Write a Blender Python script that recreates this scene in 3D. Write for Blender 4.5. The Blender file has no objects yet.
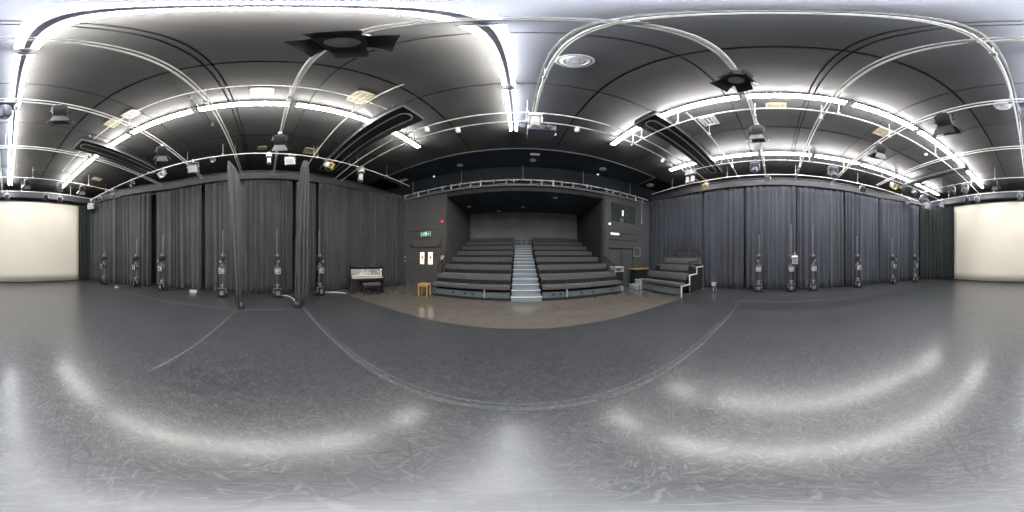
import bpy, bmesh, math, random
from mathutils import Vector, Matrix
PI = math.pi
S = bpy.context.scene
COL = S.collection
EYE = 1.6
random.seed(7)

# ------------------------------------------------------------------ helpers
def at(px, py, z):
    """Room point at height z seen in direction (px, py) of the 1024x512 panorama."""
    a = (px - 519.4) / 1024 * 2 * PI
    e = (256 - py) / 512 * PI
    d = (z - EYE) / math.tan(e)
    return Vector((d * math.sin(a), d * math.cos(a), z))

def prop(o, label=None, cat=None, group=None, kind=None):
    if label: o['label'] = label
    if cat: o['category'] = cat
    if group: o['group'] = group
    if kind: o['kind'] = kind
    return o

def empty(name, label, cat, loc=(0, 0, 0), rz=0.0, group=None):
    o = bpy.data.objects.new(name, None)
    COL.objects.link(o)
    o.location = loc
    o.rotation_euler = (0, 0, rz)
    o.empty_display_size = 0.1
    return prop(o, label, cat, group)

def dup(root, loc, rz=None, label=None, group=None):
    def cp(o, parent):
        c = o.copy()
        COL.objects.link(c)
        if parent is not None:
            c.parent = parent
        for ch in [k for k in ALLKIDS.get(o.name, [])]:
            d = cp(ch, c)
            ALLKIDS.setdefault(c.name, []).append(d)
        return c
    r = cp(root, None)
    r.location = loc
    if rz is not None: r.rotation_euler = (0, 0, rz)
    if label: r['label'] = label
    if group: r['group'] = group
    return r
ALLKIDS = {}

class MB:
    def __init__(s):
        s.bm = bmesh.new()
    def box(s, c, size, m=None, bevel=0.0):
        r = bmesh.ops.create_cube(s.bm, size=1.0)
        vs = r['verts']
        M = Matrix.Translation(c) @ (m.to_4x4() if m is not None else Matrix.Identity(4)) @ Matrix.Diagonal((size[0], size[1], size[2], 1))
        bmesh.ops.transform(s.bm, matrix=M, verts=vs)
        if bevel:
            es = list({e for v in vs for e in v.link_edges})
            bmesh.ops.bevel(s.bm, geom=es, offset=bevel, segments=2, affect='EDGES', profile=0.6)
        return s
    def cyl(s, p0, p1, r, n=12, r2=None, caps=True):
        p0, p1 = Vector(p0), Vector(p1)
        d = p1 - p0
        L = d.length
        if L < 1e-6: return s
        q = bmesh.ops.create_cone(s.bm, cap_ends=caps, segments=n, radius1=r, radius2=r if r2 is None else r2, depth=L)
        M = Matrix.Translation((p0 + p1) / 2) @ d.to_track_quat('Z', 'Y').to_matrix().to_4x4()
        bmesh.ops.transform(s.bm, matrix=M, verts=q['verts'])
        return s
    def tube(s, pts, r, n=8):
        pts = [Vector(p) for p in pts]
        for a, b in zip(pts, pts[1:]): s.cyl(a, b, r, n)
        for p in pts[1:-1]:
            q = bmesh.ops.create_uvsphere(s.bm, u_segments=n, v_segments=6, radius=r)
            bmesh.ops.transform(s.bm, matrix=Matrix.Translation(p), verts=q['verts'])
        return s
    def lathe(s, prof, c=(0, 0, 0), axis=(0, 0, 1), n=24):
        M = Matrix.Translation(c) @ Vector(axis).to_track_quat('Z', 'Y').to_matrix().to_4x4()
        rings = []
        for (r, z) in prof:
            if r < 1e-6:
                rings.append([s.bm.verts.new(M @ Vector((0, 0, z)))])
            else:
                rings.append([s.bm.verts.new(M @ Vector((r * math.cos(2 * PI * k / n), r * math.sin(2 * PI * k / n), z))) for k in range(n)])
        for a, b in zip(rings, rings[1:]):
            for k in range(n):
                k2 = (k + 1) % n
                if len(a) == 1 and len(b) == 1: continue
                if len(a) == 1: s.bm.faces.new((a[0], b[k2], b[k]))
                elif len(b) == 1: s.bm.faces.new((a[k], a[k2], b[0]))
                else: s.bm.faces.new((a[k], a[k2], b[k2], b[k]))
        return s
    def prism(s, poly, o, u, v, w):
        """poly in (u,v) coordinates from o, extruded along w"""
        o, u, v, w = Vector(o), Vector(u), Vector(v), Vector(w)
        A = [s.bm.verts.new(o + u * p[0] + v * p[1]) for p in poly]
        B = [s.bm.verts.new(o + u * p[0] + v * p[1] + w) for p in poly]
        s.bm.faces.new(A); s.bm.faces.new(B[::-1])
        n = len(A)
        for k in range(n):
            s.bm.faces.new((A[k], B[k], B[(k + 1) % n], A[(k + 1) % n]))
        return s
    def xf(s, M):
        bmesh.ops.transform(s.bm, matrix=M, verts=s.bm.verts)
        return s
    def build(s, name, mat, parent=None, smooth=False, label=None):
        bmesh.ops.recalc_face_normals(s.bm, faces=s.bm.faces)
        me = bpy.data.meshes.new(name)
        if smooth:
            for f in s.bm.faces: f.smooth = True
            for e in s.bm.edges:
                if len(e.link_faces) == 2 and e.calc_face_angle(0) > 0.7: e.smooth = False
        s.bm.to_mesh(me); s.bm.free()
        me.materials.append(mat)
        o = bpy.data.objects.new(name, me)
        COL.objects.link(o)
        if parent is not None:
            o.parent = parent
            ALLKIDS.setdefault(parent.name, []).append(o)
        if label: o['label'] = label
        return o

def rotx(a): return Matrix.Rotation(a, 4, 'X')
def roty(a): return Matrix.Rotation(a, 4, 'Y')
def rotz(a): return Matrix.Rotation(a, 4, 'Z')
R = math.radians
ORD = ['first', 'second', 'third', 'fourth', 'fifth', 'sixth', 'seventh', 'eighth', 'ninth']

# ------------------------------------------------------------------ materials
def mat(name, col, rough=0.6, metal=0.0, noise=0.15, scale=8.0, bump=0.0, spec=0.5, sheen=0.0, stretch=(1, 1, 1)):
    m = bpy.data.materials.new(name)
    m.use_nodes = True
    nt = m.node_tree
    b = nt.nodes['Principled BSDF']
    tc = nt.nodes.new('ShaderNodeTexCoord')
    mp = nt.nodes.new('ShaderNodeMapping'); mp.inputs['Scale'].default_value = stretch
    nz = nt.nodes.new('ShaderNodeTexNoise'); nz.inputs['Scale'].default_value = scale; nz.inputs['Detail'].default_value = 4
    nt.links.new(tc.outputs['Object'], mp.inputs['Vector']); nt.links.new(mp.outputs[0], nz.inputs['Vector'])
    rp = nt.nodes.new('ShaderNodeValToRGB')
    rp.color_ramp.elements[0].position = 0.3; rp.color_ramp.elements[1].position = 0.7
    rp.color_ramp.elements[0].color = tuple(c * (1 - noise) for c in col) + (1,)
    rp.color_ramp.elements[1].color = tuple(min(1, c * (1 + noise)) for c in col) + (1,)
    nt.links.new(nz.outputs['Fac'], rp.inputs['Fac']); nt.links.new(rp.outputs[0], b.inputs['Base Color'])
    b.inputs['Roughness'].default_value = rough
    b.inputs['Metallic'].default_value = metal
    b.inputs['Specular IOR Level'].default_value = spec
    if sheen:
        b.inputs['Sheen Weight'].default_value = sheen
    if bump:
        bp = nt.nodes.new('ShaderNodeBump'); bp.inputs['Strength'].default_value = bump; bp.inputs['Distance'].default_value = 0.01
        nt.links.new(nz.outputs['Fac'], bp.inputs['Height']); nt.links.new(bp.outputs[0], b.inputs['Normal'])
    return m

def glow(name, col, strength):
    m = bpy.data.materials.new(name); m.use_nodes = True
    b = m.node_tree.nodes['Principled BSDF']
    b.inputs['Base Color'].default_value = col + (1,)
    b.inputs['Emission Color'].default_value = col + (1,)
    b.inputs['Emission Strength'].default_value = strength
    return m

def floor_vinyl():
    m = bpy.data.materials.new('scuffed_black_vinyl'); m.use_nodes = True
    nt = m.node_tree; N = nt.nodes.new; L = nt.links.new
    b = nt.nodes['Principled BSDF']
    tc = N('ShaderNodeTexCoord')
    big = N('ShaderNodeTexNoise'); big.inputs['Scale'].default_value = 0.9; big.inputs['Detail'].default_value = 6
    L(tc.outputs['Object'], big.inputs['Vector'])
    fine = N('ShaderNodeTexNoise'); fine.inputs['Scale'].default_value = 7; fine.inputs['Detail'].default_value = 8; fine.inputs['Roughness'].default_value = 0.7
    L(tc.outputs['Object'], fine.inputs['Vector'])
    def streak(ang, sc, lo, hi, warp):
        mp = N('ShaderNodeMapping'); mp.inputs['Rotation'].default_value = (0, 0, R(ang)); 
        L(tc.outputs['Object'], mp.inputs['Vector'])
        mp2 = N('ShaderNodeMapping'); mp2.inputs['Scale'].default_value = sc; mp2.inputs['Location'].default_value = (ang * .37, ang * .11, 0)
        L(mp.outputs[0], mp2.inputs['Vector'])
        n = N('ShaderNodeTexNoise'); n.inputs['Scale'].default_value = 1; n.inputs['Detail'].default_value = 3; n.inputs['Distortion'].default_value = warp
        L(mp2.outputs[0], n.inputs['Vector'])
        mr = N('ShaderNodeMapRange'); mr.inputs['From Min'].default_value = lo; mr.inputs['From Max'].default_value = hi
        L(n.outputs['Fac'], mr.inputs['Value'])
        return mr.outputs[0]
    def comb(op, a, b_):
        x = N('ShaderNodeMath'); x.operation = op; x.use_clamp = True
        for i, v in enumerate((a, b_)):
            if isinstance(v, (int, float)): x.inputs[i].default_value = v
            else: L(v, x.inputs[i])
        return x.outputs[0]
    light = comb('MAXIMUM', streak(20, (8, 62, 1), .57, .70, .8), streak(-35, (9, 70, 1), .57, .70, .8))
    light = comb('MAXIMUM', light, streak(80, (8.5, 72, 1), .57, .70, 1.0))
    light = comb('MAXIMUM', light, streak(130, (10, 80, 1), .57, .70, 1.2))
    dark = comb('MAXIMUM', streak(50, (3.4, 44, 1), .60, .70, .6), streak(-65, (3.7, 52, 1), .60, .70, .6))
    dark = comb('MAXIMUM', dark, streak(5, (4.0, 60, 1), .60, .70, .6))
    rp = N('ShaderNodeValToRGB')
    rp.color_ramp.elements[0].position = .3; rp.color_ramp.elements[1].position = .72
    rp.color_ramp.elements[0].color = FLOOR_A + (1,); rp.color_ramp.elements[1].color = FLOOR_B + (1,)
    mixn = comb('MULTIPLY', comb('ADD', big.outputs['Fac'], fine.outputs['Fac']), .5)
    L(mixn, rp.inputs['Fac'])
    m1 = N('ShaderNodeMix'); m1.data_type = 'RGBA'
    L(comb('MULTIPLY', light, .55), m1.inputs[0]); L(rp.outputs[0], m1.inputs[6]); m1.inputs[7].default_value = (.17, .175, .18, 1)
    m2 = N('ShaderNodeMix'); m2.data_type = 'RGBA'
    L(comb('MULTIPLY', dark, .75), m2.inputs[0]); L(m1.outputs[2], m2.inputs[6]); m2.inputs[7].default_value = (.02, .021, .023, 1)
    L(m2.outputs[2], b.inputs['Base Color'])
    rr = N('ShaderNodeMapRange'); rr.inputs['From Min'].default_value = .3; rr.inputs['From Max'].default_value = .7
    rr.inputs['To Min'].default_value = FLOOR_R - .04; rr.inputs['To Max'].default_value = FLOOR_R + .05
    L(fine.outputs['Fac'], rr.inputs['Value'])
    r2 = N('ShaderNodeMath'); r2.operation = 'ADD'; L(rr.outputs[0], r2.inputs[0]); L(comb('MULTIPLY', light, .09), r2.inputs[1])
    L(r2.outputs[0], b.inputs['Roughness'])
    b.inputs['IOR'].default_value = FLOOR_IOR
    b.inputs['Coat Weight'].default_value = .40; b.inputs['Coat Roughness'].default_value = .17
    bp = N('ShaderNodeBump'); bp.inputs['Strength'].default_value = .06; bp.inputs['Distance'].default_value = .001
    L(comb('ADD', fine.outputs['Fac'], light), bp.inputs['Height']); L(bp.outputs[0], b.inputs['Normal']); L(bp.outputs[0], b.inputs['Coat Normal'])
    return m

TUBE = 150
FLOOR_A, FLOOR_B, FLOOR_R, FLOOR_IOR = (.020, .023, .026), (.072, .077, .084), .31, 1.72
M = {}
M['vinyl'] = floor_vinyl()
M['apron'] = mat('grey_beige_apron_floor', (.15, .135, .112), .14, 0, .12, 3, .02)
M['tape'] = mat('worn_grey_tape', (.10, .105, .108), .5, 0, .35, 20)
M['drape'] = mat('charcoal_wool_serge', (.058, .059, .062), .95, 0, .12, 5, 0, .1, .25, (1, 1, .2))
M['drape_cool'] = mat('blue_black_wool_serge', (.051, .057, .071), .95, 0, .12, 5, 0, .1, .25, (1, 1, .2))
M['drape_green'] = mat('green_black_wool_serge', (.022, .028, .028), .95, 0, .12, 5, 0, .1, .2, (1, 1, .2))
M['ceiling'] = mat('black_ceiling_board', (.058, .058, .058), .5, 0, .14, 1.2, .02, .3)
M['ceiling_gap'] = mat('black_void', (.008, .008, .009), .9, 0, .1)
M['navy'] = mat('navy_black_ceiling', (.020, .034, .050), .7, 0, .2, 1.0)
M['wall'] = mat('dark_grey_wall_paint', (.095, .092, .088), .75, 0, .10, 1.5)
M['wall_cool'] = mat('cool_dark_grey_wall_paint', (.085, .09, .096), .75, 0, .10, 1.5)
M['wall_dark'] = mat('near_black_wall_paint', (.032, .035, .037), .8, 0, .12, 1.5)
M['backwall'] = mat('light_raised_back_wall', (.21, .22, .225), .8, 0, .14, 1.2)  # colour raised to stand in for light reaching the recess
M['upper'] = mat('black_blue_upper_wall', (.011, .017, .024), .8, 0, .2, 1.0)
M['soffit'] = mat('grey_steel_soffit', (.05, .05, .058), .5, 0, .1, 3)
M['screen'] = mat('cream_projection_cloth', (.80, .755, .635), .8, 0, .02, .6)
M['hem'] = mat('dark_brown_hem', (.06, .05, .035), .8)
M['steel'] = mat('galvanised_pipe', (.80, .81, .77), .42, .05, .12, 14)
M['zinc'] = mat('dull_zinc', (.40, .41, .41), .5, .3, .15, 20)
M['black'] = mat('black_painted_metal', (.022, .023, .025), .45, 0, .2, 10)
M['grey'] = mat('mid_grey_metal', (.16, .16, .18), .45, .2, .12, 10)
M['lilac'] = mat('lilac_grey_casing', (.17, .17, .215), .45, 0, .08, 6)
M['white'] = mat('white_painted_metal', (.72, .72, .70), .5, 0, .06, 8)
M['silver'] = mat('silver_lamp_housing', (.55, .55, .55), .4, .3, .1, 10)
M['lens'] = mat('pale_lens_glass', (.34, .36, .38), .12, 0, .15, 12)
M['lensblue'] = mat('blue_tinted_lens', (.10, .16, .24), .1, 0, .15, 12)
M['gel'] = mat('pale_gel_frame', (.62, .63, .62), .35, 0, .1, 8)
M['seat'] = mat('grey_bench_upholstery', (.104, .100, .100), .9, 0, .16, 14, .05, .2, .2)
M['seat_edge'] = mat('dark_frame_and_gap_shade', (.012, .013, .014), .8)  # dark bench parts, and the shade painted into the row gaps
M['fascia'] = mat('grey_green_fascia', (.12, .15, .155), .6, 0, .12, 5)
M['step'] = mat('blue_grey_stair_carpet', (.25, .30, .335), .85, 0, .08, 18)
M['nosing'] = mat('white_stair_nosing', (.80, .83, .84), .5, 0, .04, 10)
M['wood'] = mat('honey_beech_wood', (.62, .36, .12), .4, 0, .18, 3, 0, .5, 0, (1, 8, 8))
M['piano'] = mat('polished_black_lacquer', (.022, .018, .021), .16, 0, .1, 3, 0, .9)
M['key'] = mat('ivory_keys', (.80, .77, .60), .35, 0, .05, 20)
M['leather'] = mat('black_buttoned_leather', (.09, .095, .10), .32, 0, .2, 12, .05)
M['bluebox'] = mat('pale_blue_step_carpet', (.33, .40, .46), .8, 0, .1, 9)
M['yellow'] = mat('yellow_tag', (.70, .55, .05), .6)
M['cream'] = mat('yellowed_vent_plastic', (.55, .49, .33), .6, 0, .1, 8)
M['red'] = mat('red_beacon_plastic', (.65, .03, .05), .4)
M['tube_w'] = glow('white_tube', (1.0, .965, .92), TUBE)
M['tube_c'] = glow('cool_tube', (.80, .85, 1.0), TUBE)
M['tube_p'] = glow('rose_white_tube', (1.0, .965, .955), TUBE)
M['doorlit'] = glow('lit_door_glass', (1.0, .87, .74), 1.0)
M['exit'] = glow('green_exit_face', (.05, .30, .12), .30)
M['exit_mark'] = glow('white_exit_mark', (.75, .95, .8), .5)
M['notice'] = mat('rust_red_notice', (.35, .10, .05), .6)
M['spark'] = glow('lit_indicator', (.95, 1.0, 1.0), 1.3)
M['emerg'] = glow('emergency_diffuser', (.92, .97, 1.0), .75)
M['redlamp'] = glow('lit_red_beacon', (1.0, .10, .16), .8)
g = bpy.data.materials.new('window_glass'); g.use_nodes = True
gb = g.node_tree.nodes['Principled BSDF']
gb.inputs['Base Color'].default_value = (.85, .95, .92, 1); gb.inputs['Transmission Weight'].default_value = .95; gb.inputs['Roughness'].default_value = .03; gb.inputs['IOR'].default_value = 1.2
M['glass'] = g

# ------------------------------------------------------------------ setting
def struct(mb, name, m, parent=None, smooth=False):
    o = mb.build(name, m, parent, smooth)
    if parent is None: o['kind'] = 'structure'
    return o

XL, XR, YB, YF, ZC = -7.7, 8.4, -10.3, 7.15, 5.95
OX0, OX1, OZ, YR = -3.42, 4.06, 4.62, 11.0        # seating recess

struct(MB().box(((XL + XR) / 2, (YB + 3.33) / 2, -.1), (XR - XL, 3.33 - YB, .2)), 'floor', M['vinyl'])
struct(MB().box(((XL + XR) / 2, (3.33 + 11.3) / 2, -.103), (XR - XL, 11.3 - 3.33, .2)), 'floor_front', M['apron'])

struct(MB().box((XL - .1, (YB + YF) / 2, 3.1), (.2, YF - YB + .4, 6.2)), 'wall_left', M['wall_dark'])
struct(MB().box((XR + .1, (YB + YF) / 2, 3.1), (.2, YF - YB + .4, 6.2)), 'wall_right', M['wall_dark'])
struct(MB().box(((XL + XR) / 2, YB - .1, 3.1), (XR - XL + .4, .2, 6.2)), 'wall_back', M['wall_dark'])

# front wall: left piece with door hole, right piece with control-room window and door, lintel
DL0, DL1, DZ = -5.40, -3.86, 2.04
W0, W1, WZ0, WZ1 = 4.45, 6.28, 3.38, 4.58
DR0, DR1 = 4.42, 5.95
T = .25
yc = YF + T / 2
mb = MB()
def wbox(x0, x1, z0, z1): mb.box(((x0 + x1) / 2, yc, (z0 + z1) / 2), (x1 - x0, T, z1 - z0))
wbox(XL, DL0, 0, 5.1); wbox(DL1, OX0, 0, 5.1); wbox(DL0, DL1, DZ, 5.1)
struct(mb, 'wall_front', M['wall'])
mb = MB()
wbox(XL, XR, 5.1, 6.1)
struct(mb, 'wall_front_upper', M['upper'])
mb = MB()
wbox(OX0, OX1, OZ, 5.1)
struct(mb, 'wall_front_lintel', M['wall_dark'])
mb = MB()
wbox(OX1, DR0, 0, 5.1); wbox(DR0, DR1, 2.0, WZ0); wbox(DR0, W0, WZ0, 5.1); wbox(W0, W1, WZ1, 5.1)
wbox(DR1, W1, 0, WZ0); wbox(W1, XR, 0, 5.1)
struct(mb, 'wall_front_control_room', M['wall_cool'])
# recess
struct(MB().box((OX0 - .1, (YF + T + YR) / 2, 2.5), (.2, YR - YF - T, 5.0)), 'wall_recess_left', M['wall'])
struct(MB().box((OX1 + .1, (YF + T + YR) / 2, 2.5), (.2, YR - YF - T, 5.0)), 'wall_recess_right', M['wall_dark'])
struct(MB().box(((OX0 + OX1) / 2, YR + .1, 2.5), (OX1 - OX0 + .4, .2, 5.0)), 'wall_recess_back', M['backwall'])
struct(MB().box(((OX0 + OX1) / 2, (YF + T + YR) / 2, OZ + .1), (OX1 - OX0, YR - YF - T, .2)), 'ceiling_recess', M['navy'])

# ceiling raft of boards with open joints, under a black void
mb = MB()
xs = [-7.68, -4.74, -1.72, 1.28, 4.28, 8.38]
ys = [-10.28, -9.0, -7.3, -5.7, -4.06, -2.44, -.66, -.56, .87, 2.43, 4.05, 5.6]
G = .022
for x0, x1 in zip(xs, xs[1:]):
    for y0, y1 in zip(ys, ys[1:]):
        if y1 - y0 < .2:
            mb.box(((x0 + x1) / 2, (y0 + y1) / 2, ZC + .03), (x1 - x0 - 2 * G, y1 - y0 - .03, .05))
        else:
            mb.box(((x0 + x1) / 2, (y0 + y1) / 2, ZC + .02), (x1 - x0 - 2 * G, y1 - y0 - 2 * G * .6, .04))
struct(mb, 'ceiling', M['ceiling'])
struct(MB().box(((XL + XR) / 2, (YB + YF) / 2, ZC + .14), (XR - XL, YF - YB + .2, .1)), 'ceiling_void', M['ceiling_gap'])
struct(MB().box((0, (5.62 + YF) / 2, ZC + .02), (12.3, YF - 5.62 - .02, .05)), 'ceiling_front', M['navy'])
mb = MB()
mb.box((0, 5.6, ZC - .015), (12.3, .05, .05)); mb.box((-6.17, (5.6 + YF) / 2, ZC - .015), (.05, YF - 5.6, .05)); mb.box((6.17, (5.6 + YF) / 2, ZC - .015), (.05, YF - 5.6, .05))
struct(mb, 'trim_1', M['grey'])

# steel soffits over the drapes
def soffit(name, pts):
    mb = MB()
    for (a, b) in zip(pts, pts[1:]):
        a, b = Vector(a), Vector(b)
        d = (b - a); L = d.length; ang = math.atan2(d.y, d.x)
        mm = rotz(ang)
        c = (a + b) / 2
        mb.box((c.x, c.y, 5.32), (L + .1, .26, .34), mm)
        mb.box((c.x, c.y, 5.50), (L + .1, .40, .05), mm)
        mb.box((c.x, c.y, 5.14), (L + .1, .36, .05), mm)
    return struct(mb, name, M['soffit'])
soffit('trim_2', [(-6.98, 7.1), (-6.98, -4.2), (-6.05, -7.0), (-5.4, -9.3)])
soffit('trim_3', [(7.72, 7.1), (7.72, -5.6), (6.95, -8.7), (6.6, -9.35)])
soffit('trim_4', [(-5.4, -9.45), (6.6, -9.45)])

# ledges and casings on the front wall
mb = MB()
mb.box((-5.0, YF - .02, 2.98), (2.9, .05, .07)); mb.box((-5.0, YF - .015, 2.52), (2.9, .03, .04))
mb.box((DL0 - .10, YF - .02, 1.25), (.16, .05, 2.5)); mb.box((DL1 + .10, YF - .02, 1.25), (.16, .05, 2.5)); mb.box((-4.63, YF - .02, 2.13), (1.86, .05, .14))
mb.box((-5.95, YF - .06, 2.6), (.30, .12, 5.2))
mb.box((-3.52, YF - .04, 2.35), (.16, .09, 4.7))
struct(mb, 'trim_5', M['wall'])
mb = MB()
mb.box((5.2, YF - .02, 2.06), (1.75, .05, .06)); mb.box((DR0 - .02, YF - .02, 1.0), (.06, .05, 2.0)); mb.box((DR1 + .02, YF - .02, 1.0), (.06, .05, 2.0))
mb.box((5.35, YF - .02, 2.48), (1.9, .04, .05)); mb.box((5.35, YF - .02, 2.86), (1.9, .04, .04))
mb.box((4.18, YF - .04, 2.35), (.14, .09, 4.7))
struct(mb, 'trim_6', M['wall_cool'])
mb = MB(); mb.box((-5.0, YF - .015, .06), (2.6, .03, .12)); struct(mb, 'baseboard_front', M['wall'])

# doors
d = empty('door_1', None, None, (0, 0, 0)); d['kind'] = 'structure'
for k, (x0, x1, hx) in enumerate(((DL0, -4.64, -4.70), (-4.62, DL1, -4.56))):
    leaf = MB()
    px0, px1 = ((-5.03, -4.74) if k == 0 else (-4.52, -4.23))
    y = YF + .06
    for (a, b, z0, z1) in ((x0, px0, 0.01, 2.02), (px1, x1, 0.01, 2.02), (px0, px1, 0.01, 1.17), (px0, px1, 1.80, 2.02)):
        leaf.box(((a + b) / 2, y, (z0 + z1) / 2), (b - a, .05, z1 - z0))
    lf = leaf.build('door_leaf', M['wall'], d)
    MB().box(((px0 + px1) / 2, y + .01, 1.485), (px1 - px0, .02, .63)).build('pane', M['doorlit'], lf)
    n = MB()
    n.box(((px0 + px1) / 2, y - .006, 1.53), (.11, .006, .13)); n.box(((px0 + px1) / 2, y - .006, 1.36), (.05, .006, .05), rotz(0) @ roty(R(45)))
    n.build('notice', M['notice'], lf)
    MB().tube([(hx, y - .03, 1.0), (hx, y - .08, 1.0), (hx, y - .08, 1.42), (hx, y - .03, 1.42)], .014).build('handle', M['lensblue'], lf)
d = empty('door_2', None, None, (0, 0, 0)); d['kind'] = 'structure'
for (x0, x1) in ((DR0 + .02, 5.17), (5.19, DR1 - .02)):
    MB().box(((x0 + x1) / 2, YF + .06, 1.0), (x1 - x0, .05, 1.98)).build('door_leaf', M['wall_cool'], d)

# control-room window, with its little room
w = empty('window_1', None, None, (0, 0, 0)); w['kind'] = 'structure'
f = MB(); cx = (W0 + W1) / 2
for (c, s_) in (((W0 + .025, WZ0), 0), ((W1 - .025, WZ0), 0)):
    f.box((c[0], YF + .1, (WZ0 + WZ1) / 2), (.05, .16, WZ1 - WZ0))
f.box((cx, YF + .1, WZ0 + .025), (W1 - W0, .16, .05)); f.box((cx, YF + .1, WZ1 - .025), (W1 - W0, .16, .05))
f.box((5.62, YF + .1, (WZ0 + WZ1) / 2), (.035, .05, WZ1 - WZ0))
f.build('window_frame', M['grey'], w)
MB().box((cx, YF + .1, (WZ0 + WZ1) / 2), (W1 - W0 - .1, .012, WZ1 - WZ0 - .1)).build('pane', M['glass'], w)
mb = MB()
mb.box((5.55, YF + 2.3, 3.9), (2.6, .1, 2.2)); mb.box((4.31, YF + 1.26, 3.9), (.06, 2.0, 2.2)); mb.box((6.8, YF + 1.26, 3.9), (.1, 2.0, 2.2))
mb.box((5.55, YF + 1.26, 2.85), (2.6, 2.0, .1)); mb.box((5.55, YF + 1.26, 4.95), (2.6, 2.0, .1))
struct(mb, 'wall_control_room', M['fascia'])
t = empty('mixing_desk', 'dark control desk with pale top just behind the control room window', 'desk', (5.5, YF + .75, 2.9))
MB().box((0, 0, .58), (1.9, .6, .05)).build('desk_top', M['grey'], t)
for sx in (-.8, .8): MB().box((sx, 0, .28), (.06, .5, .55)).build('leg', M['black'], t)
t = empty('desk_monitor', 'pale square monitor on the desk behind the control room glass', 'monitor', (5.72, YF + .7, 3.505))
MB().box((0, 0, .01), (.2, .16, .02)).box((0, .02, .08), (.04, .03, .14)).build('stand', M['grey'], t)
MB().box((0, 0, .24), (.30, .03, .24), None, .008).build('casing', M['white'], t)
t = empty('floor_lamp', 'tall pale upright lamp post inside the control room beside the monitor', 'lamp', (6.0, YF + 1.0, 2.9))
MB().lathe([(0, 0), (.12, 0), (.12, .02), (.02, .04), (.02, 1.25), (0, 1.25)], n=12).build('post', M['zinc'], t, True)
MB().lathe([(.03, 1.25), (.05, 1.25), (.05, 1.6), (0, 1.6)], n=12).build('lamp_shade', M['spark'], t, True)

# ------------------------------------------------------------------ screen
t = empty('projection_screen', 'wide cream projection cloth filling the wall opposite the seats', 'screen', (.21, -9.58, 0))
mb = MB()
n = 40
bm = mb.bm
rows = [[bm.verts.new((-4.71 + 9.42 * i / n, .02 * math.sin(i * .45) * (1 - j / 10), .075 + (4.93 - .075) * j / 10)) for i in range(n + 1)] for j in range(11)]
for j in range(10):
    for i in range(n): bm.faces.new((rows[j][i], rows[j][i + 1], rows[j + 1][i + 1], rows[j + 1][i]))
o = mb.build('cloth', M['screen'], t, True)
s_ = o.modifiers.new('s', 'SOLIDIFY'); s_.thickness = .004
MB().box((0, 0, .04), (9.42, .05, .07), None, .01).build('hem', M['hem'], t)
MB().cyl((-4.75, 0, 4.96), (4.75, 0, 4.96), .035).build('top_pipe', M['grey'], t)

# ------------------------------------------------------------------ drapes
def drape(pts, z0, z1, seed, label, m, amp=.075, lam=.24, cat='curtain', group=None, pinch=0.0):
    rnd = random.Random(seed)
    P = [Vector(p) for p in pts]
    segs = [(a, b, (b - a).length) for a, b in zip(P, P[1:])]
    L = sum(s[2] for s in segs)
    nn = max(12, int(L / .026))
    a1, a2, a3, a4 = [rnd.uniform(0, 6.28) for _ in range(4)]
    def base(s):
        for a, b, l in segs:
            if s <= l + 1e-6 or (a, b, l) == segs[-1]:
                d = (b - a).normalized()
                return a + d * s, Vector((-d.y, d.x))
            s -= l
    mb = MB(); bm = mb.bm
    H = 14
    grid = []
    for j in range(H + 1):
        h = j / H                                    # 0 floor, 1 top
        row = []
        for i in range(nn + 1):
            s = L * i / nn
            ph = 2 * PI * s / lam + 1.5 * math.sin(2 * PI * s / 1.3 + a1) + 1.0 * math.sin(2 * PI * s / .71 + a2) + .25 * math.sin(3 * h + a3 + s * 2)
            A = amp * (.65 + .35 * math.sin(2 * PI * s / 1.9 + a4)) * (1.25 - .55 * h)
            off = A * (math.sin(ph) + .28 * math.sin(2.3 * ph + a3)) + .05 * (1 - h) * math.sin(2 * PI * s / 2.3 + a2)
            p, nrm = base(s)
            if pinch:
                mid, _ = base(L / 2)
                for (h0, k0, l0), (h1, k1, l1) in zip(pinch, pinch[1:]):
                    if h0 <= h <= h1:
                        f_ = (h - h0) / (h1 - h0)
                        p = mid + (p - mid) * (k0 + (k1 - k0) * f_) + Vector((0, 1)) * (l0 + (l1 - l0) * f_)
            q = p + nrm * off
            row.append(bm.verts.new((q.x, q.y, z0 + (z1 - z0) * h)))
        grid.append(row)
    for j in range(H):
        for i in range(nn): bm.faces.new((grid[j][i], grid[j][i + 1], grid[j + 1][i + 1], grid[j + 1][i]))
    o = mb.build('stage_curtain', m, None, True)
    sd = o.modifiers.new('s', 'SOLIDIFY'); sd.thickness = .006
    prop(o, label, cat, group)
    return o
GL = 'drapes along the piano-side wall'
ZT = 5.12
CX = -6.98
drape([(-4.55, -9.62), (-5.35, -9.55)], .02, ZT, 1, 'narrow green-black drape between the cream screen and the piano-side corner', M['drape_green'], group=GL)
drape([(-5.35, -9.5), (-5.95, -7.25), (-6.6, -5.45)], .02, ZT, 2, 'charcoal drape running from the screen corner toward the first wide gap', M['drape'], .10, .30, group=GL)
drape([(-6.75, -5.2), (-7.0, -4.2), (CX - .02, -2.8)], .02, ZT, 3, 'charcoal drape between two dark gaps, the second from the screen corner', M['drape'], .09, .26, group=GL)
drape([(CX, -2.62), (CX, 1.25)], .02, ZT, 4, 'broad charcoal drape hanging behind the two forward curtain legs', M['drape'], .09, .27, group=GL)
drape([(CX - .05, 1.42), (CX - .02, 2.35)], .02, ZT, 5, 'narrow charcoal drape just past the second curtain leg', M['drape'], .08, .22, group=GL)
drape([(CX + .12, 2.4), (CX + .12, 3.95)], .02, ZT, 6, 'pale-lit charcoal drape beside the piano, overlapping its neighbours', M['drape'], .09, .26, group=GL)
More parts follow.
